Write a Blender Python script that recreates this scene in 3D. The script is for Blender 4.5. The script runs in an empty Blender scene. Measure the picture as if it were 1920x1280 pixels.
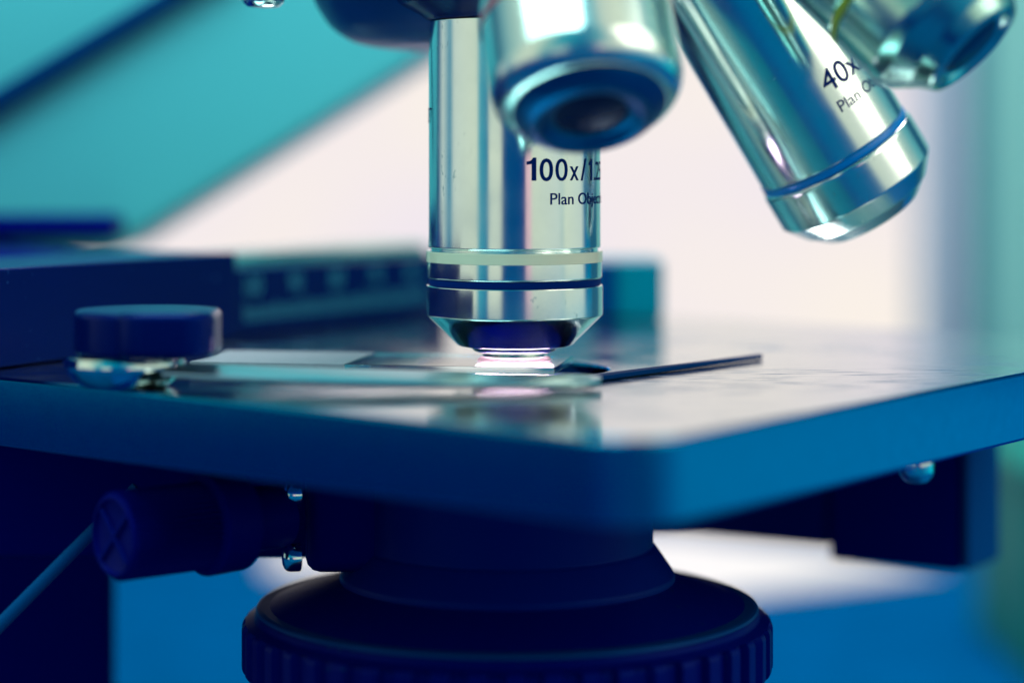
import bpy, bmesh, math, random
from mathutils import Vector, Matrix, noise
random.seed(4)
S = 0.001                      # everything below is written in millimetres
C = bpy.context.scene.collection
sc = bpy.context.scene
R = math.radians

# ------------------------------------------------------------------ camera
cam = bpy.data.cameras.new('camera'); camo = bpy.data.objects.new('camera', cam); C.objects.link(camo)
camo.location = (-0.35*S, -318*S, 30*S); camo.rotation_euler = (R(90), 0, 0)
cam.sensor_width = 36; cam.lens = 4300/1920*36; cam.shift_y = -355/1920
cam.clip_start = 0.02; cam.clip_end = 20
cam.dof.use_dof = True; cam.dof.focus_distance = 310*S; cam.dof.aperture_fstop = 6.6
sc.camera = camo
sc.view_settings.view_transform = 'Standard'; sc.view_settings.look = 'None'
sc.view_settings.exposure = 0; sc.view_settings.gamma = 1
sc.render.engine = 'CYCLES'

# ------------------------------------------------------------------ surroundings (blue lab, pale windows round it)
W = bpy.data.worlds.new('World'); sc.world = W; W.use_nodes = True
nt = W.node_tree; nt.nodes.clear(); N = nt.nodes.new; Lk = nt.links.new
out = N('ShaderNodeOutputWorld'); bg = N('ShaderNodeBackground'); Lk(bg.outputs[0], out.inputs[0])
tc = N('ShaderNodeTexCoord'); sep = N('ShaderNodeSeparateXYZ'); Lk(tc.outputs['Generated'], sep.inputs[0])
neg = N('ShaderNodeMath'); neg.operation = 'MULTIPLY'; neg.inputs[1].default_value = -1; Lk(sep.outputs[1], neg.inputs[0])
at = N('ShaderNodeMath'); at.operation = 'ARCTAN2'; Lk(sep.outputs[0], at.inputs[0]); Lk(neg.outputs[0], at.inputs[1])
mp = N('ShaderNodeMapRange'); mp.inputs[1].default_value = -math.pi; mp.inputs[2].default_value = math.pi
Lk(at.outputs[0], mp.inputs[0])
def ramp(stops):
    r = N('ShaderNodeValToRGB'); cr = r.color_ramp; cr.interpolation = 'LINEAR'
    while len(cr.elements) > 1: cr.elements.remove(cr.elements[-1])
    first = True
    for az, c in stops:
        p = (az+180)/360
        e = cr.elements[0] if first else cr.elements.new(p)
        first = False
        e.position = p; e.color = (*c, 1)
    return r
CREAM = (.66, .72, .58); CR2 = (.58, .66, .60); TEAL = (.01, .22, .36); NAVY = (0, .06, .20); PINK = (.85, .52, .58); HI = (.68, .73, .60)
hor = ramp([(-180, HI), (-160, TEAL), (-122, (0, .12, .28)), (-112, CR2), (-96, TEAL), (-88, CR2), (-52, CREAM), (-47, (.05, .35, .45)),
            (-36, (.02, .2, .34)), (-33, HI), (-19, HI), (-14, NAVY), (13, (0, .05, .2)), (16, PINK), (20, PINK), (24, CREAM), (60, CR2), (66, (.48, .6, .55)), (72, CREAM),
            (100, CR2), (108, (0, .14, .3)), (128, (0, .14, .3)), (136, HI), (180, HI)])
Lk(mp.outputs[0], hor.inputs[0])
low = ramp([(-180, (0, .04, .2)), (-120, (0, .008, .09)), (-95, (0, .04, .17)), (-85, (0, .03, .16)), (-55, (0, .05, .22)), (-20, (0, .09, .26)), (10, (0, .12, .28)), (30, (0, .10, .26)), (60, (0, .22, .42)), (95, (0, .40, .62)), (125, (0, .66, .76)), (180, (0, .05, .25))])
Lk(mp.outputs[0], low.inputs[0])
top = ramp([(-180, TEAL), (-125, (0, .2, .32)), (-105, (.3, .5, .48)), (-70, CREAM), (-50, (.3, .5, .45)), (-30, (0, .3, .4)), (0, (0, .15, .30)), (20, (.1, .36, .42)), (35, (.55, .62, .55)), (70, CREAM), (110, (.1, .38, .42)), (180, TEAL)])
Lk(mp.outputs[0], top.inputs[0])
def mr(a, b):
    m = N('ShaderNodeMapRange'); m.interpolation_type = 'SMOOTHSTEP'; m.inputs[1].default_value = a; m.inputs[2].default_value = b
    Lk(sep.outputs[2], m.inputs[0]); return m
m1 = N('ShaderNodeMix'); m1.data_type = 'RGBA'; Lk(mr(-.098, -.076).outputs[0], m1.inputs[0]); m0 = N('ShaderNodeMix'); m0.data_type = 'RGBA'; Lk(mr(-.6, -.35).outputs[0], m0.inputs[0]); m0.inputs[6].default_value = (0, .02, .14, 1); Lk(low.outputs[0], m0.inputs[7]); Lk(m0.outputs[2], m1.inputs[6]); Lk(hor.outputs[0], m1.inputs[7])
m2 = N('ShaderNodeMix'); m2.data_type = 'RGBA'; Lk(mr(.04, .18).outputs[0], m2.inputs[0]); Lk(m1.outputs[2], m2.inputs[6]); Lk(top.outputs[0], m2.inputs[7])
Lk(m2.outputs[2], bg.inputs[0]); bg.inputs[1].default_value = 1.0

def area(name, loc, tgt, size, power, col):
    l = bpy.data.lights.new(name, 'AREA'); l.size = size*S; l.energy = power; l.color = col
    o = bpy.data.objects.new(name, l); C.objects.link(o); o.location = Vector(loc)*S
    o.rotation_euler = (Vector(tgt)-Vector(loc)).to_track_quat('-Z', 'Y').to_euler()
    return o
area('key_lamp', (350, -170, 230), (20, 20, 0), 320, 0.55, (1, .93, .8))
area('arm_fill', (-60, -40, 215), (20, 112, 50), 170, .55, (.55, 1, .95))  # unseen fill, added to brighten the arm
area('back_fill', (60, 330, 480), (60, 480, -115), 260, 3.6, (1, .93, .88))  # unseen fill from above, added to brighten the table and curtain

# ------------------------------------------------------------------ materials
def mat(name, col, rough=.4, metal=0, tint=None, spec=.5, bump=0, bscale=400, emit=None, es=0, trans=0, coat=0, var=.0, stretch=None, rvar=0):
    m = bpy.data.materials.new(name); m.use_nodes = True; t = m.node_tree; b = t.nodes['Principled BSDF']
    b.inputs['Base Color'].default_value = (*col, 1); b.inputs['Roughness'].default_value = rough; b.inputs['Metallic'].default_value = metal
    b.inputs['Specular IOR Level'].default_value = spec
    if tint: b.inputs['Specular Tint'].default_value = (*tint, 1)
    if trans: b.inputs['Transmission Weight'].default_value = trans
    if coat: b.inputs['Coat Weight'].default_value = coat; b.inputs['Coat Roughness'].default_value = .08
    if emit: b.inputs['Emission Color'].default_value = (*emit, 1); b.inputs['Emission Strength'].default_value = es
    co = t.nodes.new('ShaderNodeTexCoord'); mpn = t.nodes.new('ShaderNodeMapping')
    t.links.new(co.outputs['Object'], mpn.inputs[0])
    if stretch: mpn.inputs['Scale'].default_value = stretch
    nz = t.nodes.new('ShaderNodeTexNoise'); nz.inputs['Scale'].default_value = bscale; nz.inputs['Detail'].default_value = 5
    t.links.new(mpn.outputs[0], nz.inputs['Vector'])
    if bump:
        bp = t.nodes.new('ShaderNodeBump'); bp.inputs['Strength'].default_value = bump; bp.inputs['Distance'].default_value = .0002
        t.links.new(nz.outputs[0], bp.inputs['Height']); t.links.new(bp.outputs[0], b.inputs['Normal'])
    if var:
        hs = t.nodes.new('ShaderNodeMix'); hs.data_type = 'RGBA'
        hs.inputs[6].default_value = (*[c*(1-var) for c in col], 1); hs.inputs[7].default_value = (*[min(1, c*(1+var)) for c in col], 1)
        t.links.new(nz.outputs[0], hs.inputs[0]); t.links.new(hs.outputs[2], b.inputs['Base Color'])
    if rvar:
        n2 = t.nodes.new('ShaderNodeTexNoise'); n2.inputs['Scale'].default_value = 90; n2.inputs['Detail'].default_value = 6
        t.links.new(mpn.outputs[0], n2.inputs['Vector'])
        r2 = t.nodes.new('ShaderNodeMapRange'); r2.inputs[1].default_value = .35; r2.inputs[2].default_value = .7
        r2.inputs[3].default_value = rough; r2.inputs[4].default_value = rough+rvar
        t.links.new(n2.outputs[0], r2.inputs[0]); t.links.new(r2.outputs[0], b.inputs['Roughness'])
    return m
BT = (0.0, .12, .6)
M = dict(
    steel=mat('steel', (.86, .95, .92), .10, 1, bump=.02, bscale=300, var=.05, rvar=.10),
    steel_fine=mat('steel_fine', (.85, .95, .90), .2, 1, bump=.03, bscale=500),
    finger=mat('finger_steel', (.55, .78, .80), .28, 1),
    cap=mat('dark_cap', (.0, .10, .28), .42, 1),
    steel_blue=mat('steel_blue', (.45, .72, .64), .16, 1, rvar=.1),
    black=mat('black', (0, .003, .15), .45, 0, (0,.05,.6), .2, bump=.12, bscale=900),
    black_gloss=mat('black_gloss', (0, .006, .09), .22, 0, (0, .12, .8), .4, bump=.04, bscale=700),
    navy=mat('navy', (0, .048, .20), .36, 0, (0, .3, 1), .4, bump=.06, bscale=700),
    arm=mat('arm_paint', (.09, .46, .52), .33, 0, (.4, .9, .9), .5, bump=.08, bscale=900),
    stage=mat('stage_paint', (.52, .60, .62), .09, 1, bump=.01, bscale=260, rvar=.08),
    stage_shaded=mat('stage_paint_shaded', (.0, .26, .46), .10, 1, (0, .5, 1), .2, bump=.02, bscale=500, var=.08),  # same stage paint, darker: shade of the side faces put into the colour
    engr=mat('engraving', (0, .02, .16), .6, 0, BT, .05),
    white=mat('white_print', (.02, .28, .42), .5),
    ring_w=mat('ring_white', (.92, .88, .66), .25, 0, coat=.4),
    ring_b=mat('ring_blue', (0, .24, .72), .25, 0, (.2, .5, 1), coat=.3),
    ring_y=mat('ring_yellow', (.45, .5, .04), .3),
    glass=mat('glass', (.8, .95, .97), .02, 0, trans=1, bump=.01),
    frost=mat('frosted_label', (.30, .30, .36), .8, 0, bump=.4, bscale=1500, var=.15),
    chrome=mat('chrome', (.80, .95, .92), .08, 1),
    lens=mat('lens', (0, .01, .06), .25, 0, (.1, .4, 1), .5),
    lit=mat('lit_lens', (.9, .8, .8), .3, emit=(1, .60, .70), es=40),
    oil=mat('immersion_oil', (1, .80, .86), .35, trans=.75),
    table=mat('table_top', (0, .085, .26), .6, 0, (0, .7, 1), 0, bump=.05, bscale=60, var=.25),
    pale_reflection=mat('pale_reflection', (.85, .80, .82), .5, coat=.8, var=.04, bscale=30),
    wall=mat('wall_paint', (.02, .26, .42), .8, var=.1, bscale=4),
    curtain=mat('curtain_cloth', (.26, .58, .55), .8, 0, (.5, 1, 1), .2, bump=.3, bscale=300),
    pane=mat('window_pane', (0, 0, 0), .6, spec=0, emit=(.90, .82, .76), es=.98),
    case=mat('case_plastic', (0, .006, .17), .6, 0, BT, .1),
    case2=mat('case_side', (0, .07, .26), .5, 0, BT, .1),
    dial=mat('dial_plastic', (0, .003, .15), .42, 0, (0, .15, .8), .3, bump=.1, bscale=900),
    frame=mat('frame_paint', (.5, .58, .72), .6),
    trim=mat('trim_rubber', (0, .035, .15), .6, 0, BT, .05),
    cond=mat('condenser_paint', (0, .010, .17), .42, 0, (0, .2, .8), .3, bump=.1, bscale=900),
    rod=mat('rod_metal', (0, .09, .28), .45, 0, BT, .15),
    green=mat('green_card', (0, .22, .18), .6, 0, BT, .3, var=.3, bscale=12),
)
def wear(m, col, rough, scale, lo, hi, stretch=(1, 1, 1), rot=0, patch=12, plo=.5, phi=.6):
    t = m.node_tree; b = t.nodes['Principled BSDF']; n_ = t.nodes.new; l_ = t.links.new
    co = n_('ShaderNodeTexCoord'); mp_ = n_('ShaderNodeMapping'); mp_.inputs['Scale'].default_value = stretch; mp_.inputs['Rotation'].default_value = (0, 0, rot)
    l_(co.outputs['Object'], mp_.inputs[0])
    a = n_('ShaderNodeTexNoise'); a.inputs['Scale'].default_value = scale; a.inputs['Detail'].default_value = 4; l_(mp_.outputs[0], a.inputs['Vector'])
    p = n_('ShaderNodeTexNoise'); p.inputs['Scale'].default_value = patch; l_(co.outputs['Object'], p.inputs['Vector'])
    ra = n_('ShaderNodeMapRange'); ra.inputs[1].default_value = lo; ra.inputs[2].default_value = hi; l_(a.outputs[0], ra.inputs[0])
    rp = n_('ShaderNodeMapRange'); rp.inputs[1].default_value = plo; rp.inputs[2].default_value = phi; l_(p.outputs[0], rp.inputs[0])
    mu = n_('ShaderNodeMath'); mu.operation = 'MULTIPLY'; l_(ra.outputs[0], mu.inputs[0]); l_(rp.outputs[0], mu.inputs[1])
    for name, val in (('Base Color', (*col, 1)), ('Roughness', rough)):
        i = b.inputs[name]; mx = n_('ShaderNodeMix'); ty = name == 'Base Color'; mx.data_type = 'RGBA' if ty else 'FLOAT'
        A_, B_, O_ = (6, 7, 2) if ty else (2, 3, 0)
        if i.is_linked: l_(i.links[0].from_socket, mx.inputs[A_])
        else: mx.inputs[A_].default_value = i.default_value
        mx.inputs[B_].default_value = val; l_(mu.outputs[0], mx.inputs[0]); l_(mx.outputs[O_], i)
M['glass'].node_tree.nodes['Principled BSDF'].inputs['IOR'].default_value = 1.2
wear(M['stage'], (.02, .16, .32), .35, 110, .54, .62, (1, 9, 1), R(-15), 22, .47, .56)
wear(M['steel'], (.5, .66, .66), .28, 1400, .62, .74, (1, 1, .6), 0, 70, .50, .66)
wear(M['dial'], (.0, .04, .14), .6, 900, .64, .72, patch=60)
wear(M['black_gloss'], (.01, .07, .2), .5, 900, .66, .74, patch=80)
# window pane: very slight warm/cool drift of the daylight behind it
t = M['pane'].node_tree; b = t.nodes['Principled BSDF']
co = t.nodes.new('ShaderNodeTexCoord'); nz = t.nodes.new('ShaderNodeTexNoise'); nz.inputs['Scale'].default_value = 7; nz.inputs['Detail'].default_value = 1
t.links.new(co.outputs['Object'], nz.inputs['Vector'])
cr = t.nodes.new('ShaderNodeValToRGB'); cr.color_ramp.elements[0].position = .3; cr.color_ramp.elements[1].position = .7
cr.color_ramp.elements[0].color = (.88, .80, .90, 1); cr.color_ramp.elements[1].color = (.98, .90, .82, 1)
t.links.new(nz.outputs[0], cr.inputs[0]); t.links.new(cr.outputs[0], b.inputs['Emission Color'])

# ------------------------------------------------------------------ helpers
def link(name, me, m, parent=None, smooth=True, angle=40):
    o = bpy.data.objects.new(name, me); C.objects.link(o)
    if m and not me.materials: me.materials.append(m)
    if smooth:
        for p in me.polygons: p.use_smooth = True
        try: me.set_sharp_from_angle(angle=R(angle))
        except Exception: pass
        wn = o.modifiers.new('weighted_normal', 'WEIGHTED_NORMAL'); wn.keep_sharp = True; wn.weight = 80
    if parent:
        o.parent = parent
        root = parent
        mw = Matrix.Identity(4)
        chain = []
        while root: chain.append(root); root = root.parent
        for q in reversed(chain): mw = mw @ q.matrix_parent_inverse @ q.matrix_basis
        o.matrix_parent_inverse = mw.inverted()
    return o
def bm_obj(name, bm, m, parent=None, mtx=None, **k):
    bmesh.ops.recalc_face_normals(bm, faces=bm.faces[:])
    if mtx is not None: bmesh.ops.transform(bm, matrix=mtx, verts=bm.verts[:])
    bmesh.ops.scale(bm, vec=(S, S, S), verts=bm.verts[:])
    me = bpy.data.meshes.new(name); bm.to_mesh(me); bm.free()
    return link(name, me, m, parent, **k)
def lathe_bm(prof, seg=96, bm=None, fn=None):
    bm = bm or bmesh.new(); rings = []
    for r, z in prof:
        ring = []
        if r < 1e-6: v = bm.verts.new((0, 0, z)); ring = [v]*seg
        else:
            for i in range(seg):
                a = 2*math.pi*i/seg; rr = r if fn is None else fn(r, z, a)
                ring.append(bm.verts.new((rr*math.cos(a), rr*math.sin(a), z)))
        rings.append(ring)
    for A, B in zip(rings, rings[1:]):
        for i in range(seg):
            j = (i+1) % seg
            vs = []
            for v in (A[i], A[j], B[j], B[i]):
                if v not in vs: vs.append(v)
            if len(vs) > 2:
                try: bm.faces.new(vs)
                except ValueError: pass
    for ring in (rings[0], rings[-1]):
        if len(set(ring)) > 2: 
            try: bm.faces.new(ring)
            except ValueError: pass
    return bm
def chamfer(prof, c=.25):
    """round off every corner of a lathe profile a little so that edges catch light"""
    out = [prof[0]]
    for a, p, q in zip(prof, prof[1:], prof[2:]):
        A, P, Q = Vector(a), Vector(p), Vector(q)
        la, lq = (A-P).length, (Q-P).length
        if la < 1e-6 or lq < 1e-6: out.append(p); continue
        k1 = min(c, la*.35); k2 = min(c, lq*.35)
        p1 = P+(A-P)*k1/la; p2 = P+(Q-P)*k2/lq; mid = (p1+p2)/4+P/2
        out += [tuple(p1), tuple(mid), tuple(p2)]
    out.append(prof[-1]); return out
def frame(origin, d, up=(0, -1, 0)):
    """matrix whose local +Z runs along d; local -Y faces as near 'up' as it can"""
    z = Vector(d).normalized(); y = -(Vector(up)-Vector(up).dot(z)*z).normalized(); x = y.cross(z)
    return Matrix.Translation(origin) @ Matrix((x, y, z)).transposed().to_4x4()
def lathe(name, prof, m, parent=None, mtx=None, seg=96, c=.25, fn=None, **k):
    return bm_obj(name, lathe_bm(chamfer(prof, c) if c else prof, seg, fn=fn), m, parent, mtx, **k)
def bevel(bm, w, seg=3):
    es = [e for e in bm.edges if len(e.link_faces) == 2 and e.calc_face_angle(0) > R(25)]
    bmesh.ops.bevel(bm, geom=es, offset=w, segments=seg, profile=.5, affect='EDGES', clamp_overlap=True)
def prism(name, pts, z0, z1, m, parent=None, w=.4, seg=3, mtx=None, **k):
    bm = bmesh.new(); lo = [bm.verts.new((x, y, z0)) for x, y in pts]; f = bm.faces.new(lo)
    r = bmesh.ops.extrude_face_region(bm, geom=[f])
    for v in [g for g in r['geom'] if isinstance(g, bmesh.types.BMVert)]: v.co.z = z1
    bmesh.ops.recalc_face_normals(bm, faces=bm.faces[:])
    if w: bevel(bm, w, seg)
    return bm_obj(name, bm, m, parent, mtx, **k)
def box(name, a, b, m, parent=None, w=.4, mtx=None, **k):
    return prism(name, [(a[0], a[1]), (b[0], a[1]), (b[0], b[1]), (a[0], b[1])], a[2], b[2], m, parent, w, mtx=mtx, **k)
XZ = Matrix.Rotation(R(90), 4, 'X')     # a prism drawn in (x,z) and pushed along -y
def fillet(pts, rads, n=8):
    out = []
    for i, p in enumerate(pts):
        A, P, Q = Vector(pts[i-1]), Vector(p), Vector(pts[(i+1) % len(pts)]); r = rads[i]
        if not r: out.append(tuple(P)); continue
        u, v = (A-P).normalized(), (Q-P).normalized(); ang = u.angle(v); d = r/math.tan(ang/2)
        p1, p2 = P+u*d, P+v*d; cc = P+(u+v).normalized()*(r/math.sin(ang/2))
        a1 = math.atan2(*(p1-cc).yx); a2 = math.atan2(*(p2-cc).yx); da = (a2-a1+math.pi) % (2*math.pi)-math.pi
        for k in range(n+1): a = a1+da*k/n; out.append((cc.x+r*math.cos(a), cc.y+r*math.sin(a)))
    return out
def text_mesh(s, size, offset=0, align='LEFT'):
    cu = bpy.data.curves.new('lettering', 'FONT'); cu.body = s; cu.size = size; cu.align_x = align; cu.offset = offset; cu.resolution_u = 5
    o = bpy.data.objects.new('lettering', cu); C.objects.link(o)
    dg = bpy.context.evaluated_depsgraph_get(); me = bpy.data.meshes.new_from_object(o.evaluated_get(dg))
    bpy.data.objects.remove(o); bpy.data.curves.remove(cu)
    return me
def wrapped(items, r, m, parent, mtx, name='lettering'):
    """items: (text, cap height, x start in mm of arc, distance along the axis of the baseline, weight, x squeeze). Local -Y is arc 0."""
    bm = bmesh.new()
    for s, h, x0, tz, wgt, sx in items:
        b2 = bmesh.new()
        if s == '1':
            P_ = [(.22, 0), (.39, 0), (.39, .73), (.28, .73), (.20, .64), (.04, .60), (.04, .50), (.22, .52)]
            b2.faces.new([b2.verts.new((a_, b_, 0)) for a_, b_ in P_]).normal_update(); bmesh.ops.triangulate(b2, faces=b2.faces[:])
        else:
            me = text_mesh(s, 1.0); b2.from_mesh(me); bpy.data.meshes.remove(me)
        k = h/.73
        lo_ = min(v.co.x for v in b2.verts); wd = max(v.co.x for v in b2.verts)-lo_      # sx is the width of the word in mm
        for v in b2.verts: v.co = Vector(((v.co.x-lo_)/wd*sx+x0, v.co.y*k, 0))
        if wgt and s != '1':
            # thicken strokes: push outline vertices outward
            for v in b2.verts:
                bd = [e for e in v.link_edges if e.is_boundary]
                if len(bd) == 2:
                    nrm = Vector((0, 0, 0))
                    for e in bd:
                        d = (e.verts[1].co-e.verts[0].co).normalized(); f = e.link_faces[0]; c = f.calc_center_median()
                        n_ = Vector((d.y, -d.x, 0)); 
                        if n_.dot(e.verts[0].co-c) < 0: n_ = -n_
                        nrm += n_
                    if nrm.length > 1e-6: v.tag = True; v.normal = nrm.normalized()
            for v in b2.verts:
                if v.tag: v.co += Vector((v.normal.x, v.normal.y, 0))*wgt
        xs = [v.co.x for v in b2.verts]; x = min(xs)
        while x < max(xs):
            bmesh.ops.bisect_plane(b2, geom=b2.verts[:]+b2.edges[:]+b2.faces[:], plane_co=(x, 0, 0), plane_no=(1, 0, 0)); x += .5
        vm = {}
        for v in b2.verts:
            a = v.co.x/r
            vm[v] = bm.verts.new((-math.sin(a)*r, -math.cos(a)*r, tz-v.co.y))
        for f in b2.faces:
            try: bm.faces.new([vm[v] for v in f.verts])
            except ValueError: pass
        b2.free()
    return bm_obj(name, bm, m, parent, mtx, smooth=False)
def thing(name, label, cat, loc=(0, 0, 0), group=None):
    o = bpy.data.objects.new(name, None); C.objects.link(o); o.location = Vector(loc)*S; o.empty_display_size = .01
    o['label'] = label; o['category'] = cat
    if group: o['group'] = group
    return o
def tag(o, label, cat): o['label'] = label; o['category'] = cat; return o
def tube(name, pts, rad, m, parent=None, seg=16, **k):
    bm = bmesh.new(); pts = [Vector(p) for p in pts]; rad = rad if isinstance(rad, list) else [rad]*len(pts); rings = []
    for i, p in enumerate(pts):
        d = (pts[min(i+1, len(pts)-1)]-pts[max(i-1, 0)]).normalized(); u = d.cross(Vector((0, 0, 1)))
        if u.length < .1: u = d.cross(Vector((0, 1, 0)))
        u.normalize(); w = d.cross(u)
        rings.append([bm.verts.new(p+(u*math.cos(2*math.pi*j/seg)+w*math.sin(2*math.pi*j/seg))*rad[i]) for j in range(seg)])
    for A, B in zip(rings, rings[1:]):
        for j in range(seg): bm.faces.new((A[j], A[(j+1) % seg], B[(j+1) % seg], B[j]))
    bm.faces.new(rings[0]); bm.faces.new(rings[-1])
    return bm_obj(name, bm, m, parent, **k)

# ------------------------------------------------------------------ setting
TZ = -115
tb = prism('table', [(-560, -200), (560, -200), (560, 705), (-560, 705)], TZ-25, TZ, M['table'], w=0); tb['kind'] = 'structure'
def wall_piece(name, a, b, m=M['wall']):
    o = box(name, a, b, m, w=0); o['kind'] = 'structure'; return o
# wall round the window opening (opening x -215..186, z -95..420)
WY = 712
bm = bmesh.new()
xs = [-1200, -215, 186, 1200]; zs = [-400, -95, 420, 900]
g = [[bm.verts.new((x, WY, z)) for x in xs] for z in zs]
for i in range(3):
    for j in range(3):
        if (i, j) != (1, 1): bm.faces.new((g[i][j], g[i][j+1], g[i+1][j+1], g[i+1][j]))
r_ = bmesh.ops.extrude_face_region(bm, geom=bm.faces[:])
for v in [q for q in r_['geom'] if isinstance(q, bmesh.types.BMVert)]: v.co.y += 40
wl = bm_obj('wall', bm, M['wall'], smooth=False); wl['kind'] = 'structure'
win = thing('window', 'large bright window glowing cream behind the microscope', 'window', (-15, WY+20, -95))
box('pane', (-214, WY+20, -94), (185, WY+24, 419), M['pane'], win, w=0)
box('frame', (184, WY-10, -110), (200, WY-1, 430), M['frame'], win, w=1)

# curtain: hanging cloth with real folds, right of the window
bm = bmesh.new(); nx, nz_ = 200, 10; g = []
for i in range(nx+1):
    u = i/nx; x = 196+u*330; fold = math.sin(u*330/3.9+3.6)*5.5+math.sin(u*330/37)*5
    g.append([bm.verts.new((x, 640+fold*(1+.1*k/nz_), TZ+6+k*60)) for k in range(nz_+1)])
for i in range(nx):
    for k in range(nz_): bm.faces.new((g[i][k], g[i+1][k], g[i+1][k+1], g[i][k+1]))
cu = bm_obj('curtain', bm, M['curtain']); tag(cu, 'pale teal curtain hanging in folds at the right edge of the window', 'curtain')
md = cu.modifiers.new('thickness', 'SOLIDIFY'); md.thickness = .0012

# things on the table behind, far out of focus
pa = prism('painted_reflection', [(-86, 474), (32, 405), (125, 462), (150, 480), (60, 560), (-90, 540)], TZ, TZ+1.2, M['pale_reflection'], w=.3)  # added flat shape; window reflection on the table put into its colour
tag(pa, 'added pale shape imitating the window reflection on the blue table behind the condenser', 'pale_reflection')
gb = thing('storage_box', 'green box at the bottom right edge of the picture', 'box', (190, 340, TZ))
box('body', (141, 300, TZ), (241, 380, -62), M['green'], gb, w=2)
box('lid', (139.5, 298, -61.8), (243, 382, -54), M['green'], gb, w=2)

# ------------------------------------------------------------------ MICROSCOPE
mic = thing('microscope', 'compound laboratory microscope with steel objectives above a dark glossy stage', 'microscope', (0, 60, TZ))
prism('base', fillet([(-75, -70), (75, -70), (75, 170), (-75, 170)], [20]*4), TZ, TZ+25, M['navy'], mic, w=3)
prism('column', [(-200, 66), (-66, 66), (-115, 150), (-200, 150)], TZ+25.1, 13, M['black'], mic, w=3)
# arm: painted casting drawn in x,z ; front face at y=112
def px(x, y, d=430): return ((x-960)*d/4300-.35, 30-(y-285)*d/4300)
armp = fillet([px(205, 474), px(850, 74), px(1050, -60), px(1050, -420), px(-700, -420), px(-700, 474)], [2.2, 0, 0, 0, 0, 0], 8)
prism('arm', [(x, z) for x, z in armp], -160, -112, M['arm'], mic, w=3.2, seg=5, mtx=XZ)
prism('arm_trim', [px(-120, 280, 425), px(-120, 232, 425), px(392, -70, 425), px(460, -70, 425)], -112.2, -106, M['trim'], mic, w=1.6, mtx=XZ)
box('arm_gap_shade', (px(-500, 0, 420)[0], 100, px(0, 448, 420)[1]), (px(222, 0, 420)[0], 111.9, px(0, 402, 420)[1]), M['black'], mic, w=2)  # solid dark block put in for the shadow in the gap below the arm
# nosepiece
lathe('nosepiece_housing', [(0, 45.4), (19, 45.4), (23, 46.2), (26.3, 48.4), (28.6, 52), (29.5, 57), (30, 80), (0, 80)], M['navy'], mic, Matrix.Translation((-1, 22, 0)), c=1.2)
A = Vector((0, 0, 105)); T = Vector((.335, -.194, -.922)).normalized()
turret = lathe('turret', [(0, 57)]+[(56*math.sin(R(a)), 56*math.cos(R(a))) for a in range(6, 49, 3)]+[(44, 34), (44, 22), (0, 22)], M['navy'], mic, frame(A, T), c=.8)
D100 = Vector((0, 0, -1)); D40 = Vector((.52, .15, -.845)).normalized()
D4 = Vector((.11, -.51, -.85)).normalized(); D10 = Vector((.635, -.36, -.69)).normalized()
for d in (D100, D40, D4, D10):
    lathe('mounting_collar', [(0, 48), (17.2, 48), (17.2, 52.5), (16, 54.6), (13, 56.2), (12.2, 56.9), (0, 56.9)], M['black_gloss'], turret, frame(A, d), c=.5)

# objectives: (radius, distance from the turret centre)
F = frame(A, D100)
o100 = lathe('objective_lens', [(0, 57), (11.85, 57), (11.95, 88.1), (11.6, 88.25), (11.6, 88.55), (12.1, 88.6), (12.1, 92.3), (11.75, 92.5), (11.75, 93.3),
                                (12.2, 93.4), (12.2, 97.5), (11.3, 98.4), (8.0, 101.6), (7.7, 101.75), (5.6, 101.8), (0, 101.8)], M['steel'], mic, F, c=.16, seg=160)
o100['label'] = 'oil immersion objective with white ring, vertical over the slide'
lathe('colour_ring', [(12.12, 88.65), (12.22, 88.7), (12.22, 90.1), (12.12, 90.15)], M['ring_w'], o100, F, c=.03, seg=160)
lathe('dark_ring', [(11.78, 92.5), (11.95, 92.55), (11.95, 93.3), (11.78, 93.35)], M['engr'], o100, F, c=.03, seg=160)
lathe('lens_tip', [(0, 101.7), (5.7, 101.8), (6.0, 102.1), (5.6, 102.5), (4.5, 102.8), (4.3, 103.0), (4.55, 103.2), (4.2, 103.55), (3.2, 103.65), (0, 103.65)], M['steel_fine'], o100, F, c=.08)
RT = 11.98
wrapped([('1', 3.1, 1.6, 78.85, 0, 1.35), ('0', 3.1, 3.45, 78.85, .05, 1.85), ('0', 3.1, 5.75, 78.85, .02, 1.9), ('x', 3.1, 8.1, 78.85, 0, 1.6), ('/', 3.1, 10.2, 78.85, 0, 1.2), ('1', 2.9, 12.1, 78.85, 0, .9), ('.25', 2.7, 13.7, 78.85, 0, 3.6),
         ('Plan Objective', 1.62, 4.95, 82.05, 0.015, 14.2), ('160/0.17', 2.2, -23.0, 71, 0, 7.6)], RT, M['engr'], o100, F)

F = frame(A-D40*1.2, D40)
o40 = lathe('objective_lens', [(0, 57), (11.6, 57), (11.6, 89.3), (11.4, 89.4), (11.4, 90.4), (11.9, 90.5), (12.05, 91), (12.05, 96.3), (9.9, 99.2), (9.6, 99.3), (7.4, 101.2), (6.8, 101.4), (0, 101.4)],
            M['steel'], mic, F, c=.2, seg=160)
o40['label'] = 'objective with blue ring tilted away on the right'
lathe('colour_ring', [(11.42, 89.45), (11.72, 89.5), (11.72, 90.35), (11.42, 90.4)], M['ring_b'], o40, F, c=.03, seg=160)
lathe('front_lens', [(0, 101.45), (3, 101.45), (3.1, 101.6), (0, 101.7)], M['lens'], o40, F, c=0)
wrapped([('40x/', 3.3, 2.0, 80.2, .05, 8.4), ('0.65', 2.9, 11.2, 80.2, 0, 4.5), ('Plan Objective', 1.75, 2.4, 83.5, 0.02, 14.6)], 11.64, M['engr'], o40, F)

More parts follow.
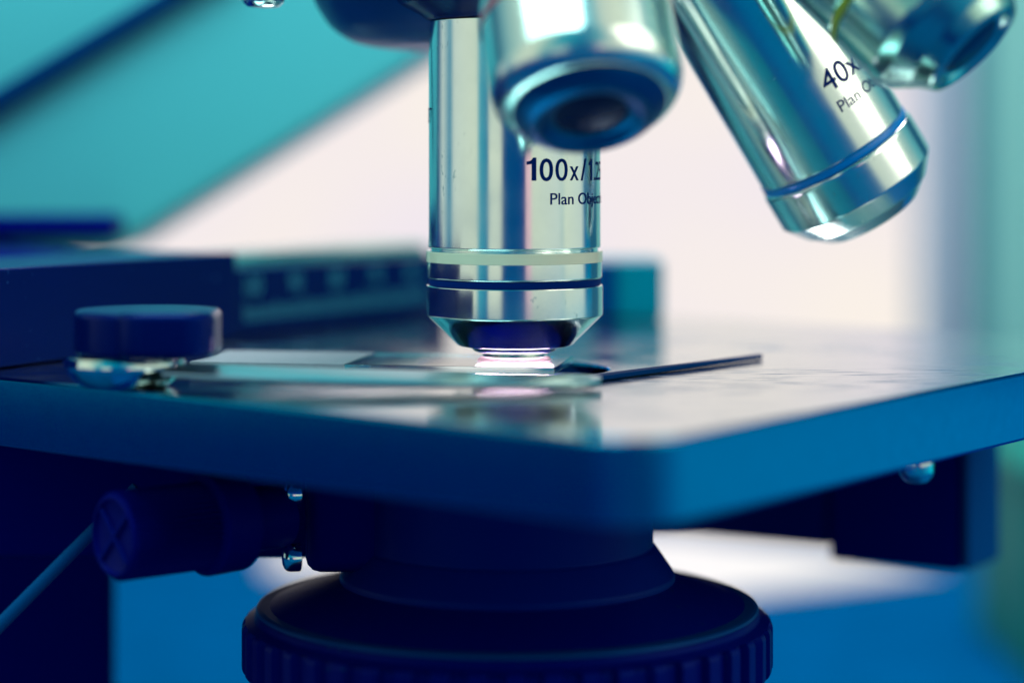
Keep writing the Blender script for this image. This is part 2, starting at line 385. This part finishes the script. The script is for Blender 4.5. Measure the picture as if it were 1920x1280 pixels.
F = frame(A, D4)
o4 = lathe('objective_lens', [(0, 57), (11.2, 57), (11.2, 66), (11.9, 66.5), (11.9, 78.2), (11.5, 79.8), (10.7, 81.0), (9.7, 81.8), (0, 81.8)], M['steel_fine'], mic, F, c=.5, seg=120)
o4['label'] = 'blurred short steel objective pointing towards the viewer'
lathe('colour_ring', [(11.92, 68.5), (12.05, 68.6), (12.05, 69.6), (11.92, 69.7)], mat('ring_red', (.5, .12, .16), .3), o4, F, c=.03)
lathe('front_cap', [(0, 81.85), (9.6, 81.85), (7.9, 83.4), (7.0, 83.9), (6.2, 83.8), (5.4, 82.6), (0, 82.5)], M['cap'], o4, F, c=.5)
lathe('front_lens', [(0, 82.55), (4.6, 82.55), (4.2, 82.7), (0, 82.8)], M['lens'], o4, F, c=0)

F = frame(A, D10)
o10 = lathe('objective_lens', [(0, 57), (11.4, 57), (11.4, 76.4), (11.1, 76.6), (11.1, 77.6), (11.5, 77.8), (11.6, 84.5), (11, 86), (8.5, 88.5), (7.2, 90.5), (6.0, 90.8), (5.0, 89.8), (0, 89.8)], M['steel_blue'], mic, F, c=.3, seg=120)
o10['label'] = 'blurred objective with yellow ring at the top right corner'
lathe('colour_ring', [(11.15, 76.65), (11.5, 76.7), (11.5, 77.5), (11.15, 77.55)], M['ring_y'], o10, F, c=.03)
lathe('front_lens', [(0, 89.85), (4.4, 89.85), (4.0, 90.2), (0, 90.5)], M['lens'], o10, F, c=0)
# screws below the head
lathe('screw', [(0, 74), (1.6, 74), (1.6, 52.6), (2.9, 52.4), (3.0, 51.0), (2.2, 50.2), (0, 50.0)], M['chrome'], mic, Matrix.Translation((-35.2, 3, 0)), c=.3, seg=32)
lathe('screw', [(0, 74), (1.0, 74), (1.0, 52.9), (1.7, 52.7), (1.6, 51.7), (0, 51.2)], M['chrome'], mic, Matrix.Translation((-38.3, 4, 0)), c=.3, seg=32)
box('head', (-44, -4, 74), (-28, 20, 90), M['arm'], mic, w=3)

# stage: slab with rounded corners and a light opening
def dirv(a): return Vector((math.cos(R(a)), math.sin(R(a))))
Cn = Vector((13.3, -81.5)); rd, ld = dirv(53.5), dirv(139.8)
outer = fillet([tuple(Cn), tuple(Cn+rd*150), tuple(Cn+rd*150+ld*200), tuple(Cn+ld*200)], [7, 8, 8, 8], 12)
c2 = bpy.data.curves.new('stage', 'CURVE'); c2.dimensions = '2D'; c2.fill_mode = 'BOTH'
for loop in (outer, [(13*math.cos(2*math.pi*i/64), 13*math.sin(2*math.pi*i/64)) for i in range(64)]):
    s = c2.splines.new('POLY'); s.points.add(len(loop)-1); s.use_cyclic_u = True
    for p, q in zip(s.points, loop): p.co = (q[0]*S, q[1]*S, 0, 1)
c2.extrude = 4.2*S; c2.bevel_depth = .45*S; c2.bevel_resolution = 3; c2.offset = -.45*S
to = bpy.data.objects.new('tmp', c2); C.objects.link(to); dg = bpy.context.evaluated_depsgraph_get()
me = bpy.data.meshes.new_from_object(to.evaluated_get(dg)); bpy.data.objects.remove(to)
for v in me.vertices: v.co.z -= 4.65*S
me.materials.clear(); me.materials.append(M['stage']); me.materials.append(M['stage_shaded'])
for p in me.polygons: p.material_index = 0 if p.normal.z > .9 else 1  # side faces get the darker, shaded copy of the stage paint
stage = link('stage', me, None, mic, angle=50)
box('stage_bracket', (-75, 6, -27.5), (-8, 66.5, -9.4), M['black'], mic, w=1.5)
lathe('stage_screw', [(0, -9.35), (2.2, -9.35), (2.2, -11.2), (1.4, -12.2), (0, -12.4)], M['chrome'], stage, Matrix.Translation((51.5, -24, 0)), c=.3, seg=32)

dh = prism('drive_housing', [(71.4, 51), (79, 63), (62, 74), (52, 61.5)], -37.6, -9.35, M['case'], mic, w=.8)
prism('drive_rail', [(51.9, 62.3), (61.5, 74.3), (33, 90), (12, 84)], -35.4, -9.35, M['cond'], mic, w=.6)
prism('end_plate', [(72.1, 50.6), (73.0, 50.0), (80.4, 61.8), (79.5, 62.5)], -37.2, -9.8, M['case2'], dh, w=.2)
# mechanical stage: long rail with ruler
e = Vector((28.8, 55)).normalized(); n = Vector((e.y, -e.x))       # n points to the viewer's side
def rail(p, s, off): q = p+e*s+n*off; return (q.x, q.y)
B0 = Vector((-44.5, 50))
prism('rail_carriage', [rail(B0, -90, 0), rail(B0, 0, 0), rail(B0, 0, -22), rail(B0, -90, -22)], .1, 13.9, M['black_gloss'], mic, w=.5)
rl = prism('ruler', [rail(B0, .1, -1.5), rail(B0, 72, -1.5), rail(B0, 72, -5), rail(B0, .1, -5)], .1, 10.9, M['black_gloss'], mic, w=.4)
RF = Matrix.Translation((B0.x, B0.y, 0)) @ Matrix(((e.x, 0, n.x, 0), (e.y, 0, n.y, 0), (0, 1, 0, 0), (0, 0, 0, 1)))
bm = bmesh.new()
for k, s_ in enumerate(('100', '90', '80', '70', '60')):
    me = text_mesh(s_, 1, align='CENTER'); b2 = bmesh.new(); b2.from_mesh(me); vm = {}
    for v in b2.verts: vm[v] = bm.verts.new((v.co.x*3.9+6.5+k*13.0, v.co.y*4.6+6.6, -1.44))
    for f in b2.faces: bm.faces.new([vm[v] for v in f.verts])
    b2.free()
for k in range(66):
    x = 4.2+k*.92; h = 3.0 if k % 10 == 0 else 2.3
    q = [bm.verts.new(c) for c in ((x, 2.4, -1.44), (x+.34, 2.4, -1.44), (x+.34, 2.4+h, -1.44), (x, 2.4+h, -1.44))]; bm.faces.new(q)
bm_obj('scale_marking', bm, M['white'], rl, RF, smooth=False)
prism('rail_cover', fillet([rail(B0, .1, -5.2), rail(B0, 74, -5.2), rail(B0, 74, -20), rail(B0, .1, -20)], [0, 4, 4, 0]), .1, 13.0, M['steel_blue'], mic, w=2.2, seg=6)
bk = box('stage_block', (4, 95, .1), (27, 112, 10.4), mat('block', (0, .22, .34), .4, 0, (0, .6, 1)), mic, w=.8)

box('groove', (14.5, 94.2, .4), (18.5, 94.9, 10), M['navy'], bk, w=.2)
# slide holder: pivot knob and chrome spring finger
hd = lathe('holder_knob', [(0, 9.9), (9.0, 9.9), (9.4, 9.3), (9.4, 4.6), (8.8, 4.0), (0, 4.0)], M['black_gloss'], mic, Matrix.Translation((-47, -24, 0)), c=.35)
hd2 = prism('holder_arm', fillet([(-50, -35), (-37.4, -35), (-37.4, -21), (-50, -21)], [4]*4), 4.3, 10.1, M['black_gloss'], mic, w=1.0)
lathe('pivot', [(0, 4), (7.6, 4), (7.8, 2.5), (6.6, 1.0), (5.5, .1), (0, .1)], M['chrome'], mic, Matrix.Translation((-50, -24, 0)), c=.4)
bm = bmesh.new(); prev = None
npt = 40
for i in range(npt+1):
    u = i/npt; x = -44+u*55; y = -28.2-1.5*math.sin(u*math.pi)+u*1.2; z = 1.0+1.6*(1-u)**1.3
    w_ = 4.2+1.0*math.sin(u*math.pi); w_ *= math.sqrt(max(.02, 1-max(0, (u-.9)/.1)**2)); hgt = .55
    ring = [bm.verts.new(c) for c in ((x, y-w_, z-hgt*.3), (x, y-w_*.8, z-hgt), (x, y+w_*.8, z-hgt), (x, y+w_, z-hgt*.3), (x, y+w_, z+hgt*.3), (x, y+w_*.8, z+hgt*.7), (x, y-w_*.8, z+hgt*.7), (x, y-w_, z+hgt*.3))]
    if prev:
        for j in range(8): bm.faces.new((prev[j], prev[(j+1) % 8], ring[(j+1) % 8], ring[j]))
    else: bm.faces.new(ring)
    prev = ring
bm.faces.new(prev)
for v in bm.verts: v.co.z += (v.co.y+28)*.04
fg = bm_obj('spring_finger', bm, M['finger'], mic, angle=60)
prism('slide_stop', [(9, -17), (10.2, -19.5), (36, 14), (35.4, 14.6)], .1, .75, M['trim'], mic, w=.2)

# condenser below
KX = Matrix.Translation((-1, 0, 0)); KD = Matrix.Translation((-1, 0, -.7))
cd = lathe('condenser', [(0, -9.5), (20.2, -9.5), (20.2, -24.2), (20.6, -24.5), (23.2, -28.2), (23.2, -29.3), (22, -29.6), (0, -29.6)], M['cond'], mic, KX, c=.3, seg=128)
lathe('top_lens', [(0, -9.5), (11.5, -9.5), (11.5, -4), (7, -.9), (0, -.8)], M['black'], cd, None, c=.2)
lathe('lit_lens', [(0, -.7), (5.4, -.7), (5.4, -.35), (0, -.3)], M['lit'], cd, None, c=0)
NR = 48
def ridge(r, z, a):
    if 36.2 < r: 
        ph = (a*NR/(2*math.pi)) % 1
        return r-1.1*(0 if ph < .45 else 1 if ph > .55 and ph < .92 else .5)
    return r
kn = lathe('aperture_dial', [(0, -28.2), (23, -28.2), (33.2, -31.6), (34.4, -32.2), (34.8, -33.0), (36.3, -33.6), (36.6, -34.2), (36.6, -39.6), (36.3, -40.2), (35.0, -40.6), (34.8, -43), (33, -49), (29, -52), (0, -52)],
           M['dial'], mic, KD, c=.25, seg=48*12, fn=ridge, angle=30)
lathe('dial_rim', [(33.9, -31.45), (34.5, -31.65), (34.7, -32.0), (34.3, -32.1)], M['navy'], kn, KD, c=0, seg=128)
# centring knob with cross-marked end, left
kd = Vector((-.76, -.65, 0)); ko = Vector((-50.9, -28, -18.6))
Fk = frame(ko-kd*26, kd, up=(0, 0, 1))
def knurl(r, z, a): return r+(.32*math.sin(a*48) if r > 5.2 and r < 5.6 else 0)
ck = lathe('centring_knob', [(0, 0), (4.2, 0), (4.2, 7), (6.4, 7.2), (6.6, 12.5), (5.4, 13), (5.4, 25.4), (5.1, 26), (4.7, 26.1), (4.5, 25.5), (0, 25.5)], M['black'], mic, Fk, c=.2, seg=240, fn=knurl)
for r_a in (45, -45):
    box('cross_mark', (-4.4, -.35, 25.52), (4.4, .35, 25.95+(.01 if r_a > 0 else 0)), M['case'], ck, w=.1, mtx=Fk @ Matrix.Rotation(R(r_a), 4, 'Z'))
for z in (-15.6, -24.0):
    lathe('pin', [(0, 0), (1.9, 0), (1.9, 1.6), (1.7, 2.1), (1.0, 2.5), (0, 2.6)], M['chrome'], mic, frame(Vector((-28.5, -12, z)), (-1, -.2, 0)), c=.3, seg=32)
box('pin_mount', (-28.3, -9.5, -26.8), (-12, 4, -9.5), M['black'], mic, w=2)
tube('iris_lever', [(-50, -14.3, -14.4), (-57, -15, -21.3), (-67.8, -15.5, -32.2), (-76, -16, -40.5)], [.85, .85, .9, .95], M['rod'], mic)

# ------------------------------------------------------------------ the slide
sl = thing('glass_slide', 'thin glass specimen slide under the vertical objective tip', 'slide', (0, 0, .15))
sa = Matrix.Rotation(R(-10), 4, 'Z') @ Matrix.Translation((0, 0, 0))
def slp(x0, y0, x1, y1): return [(x0, y0), (x1, y0), (x1, y1), (x0, y1)]
prism('glass', slp(-22, -9, 7, 9), .12, 1.05, M['glass'], sl, w=.06, seg=1, mtx=sa)
prism('frosted_end', slp(-44, -9, -22.05, 9), .12, 1.12, M['frost'], sl, w=.06, seg=1, mtx=sa)

oil = lathe('oil_drop', [(0, 1.22), (5.2, 1.22), (5.0, 1.45), (4.3, 1.75), (0, 1.9)], M['oil'], c=.05)
tag(oil, 'small glowing drop of oil between the slide and the objective tip', 'oil drop')
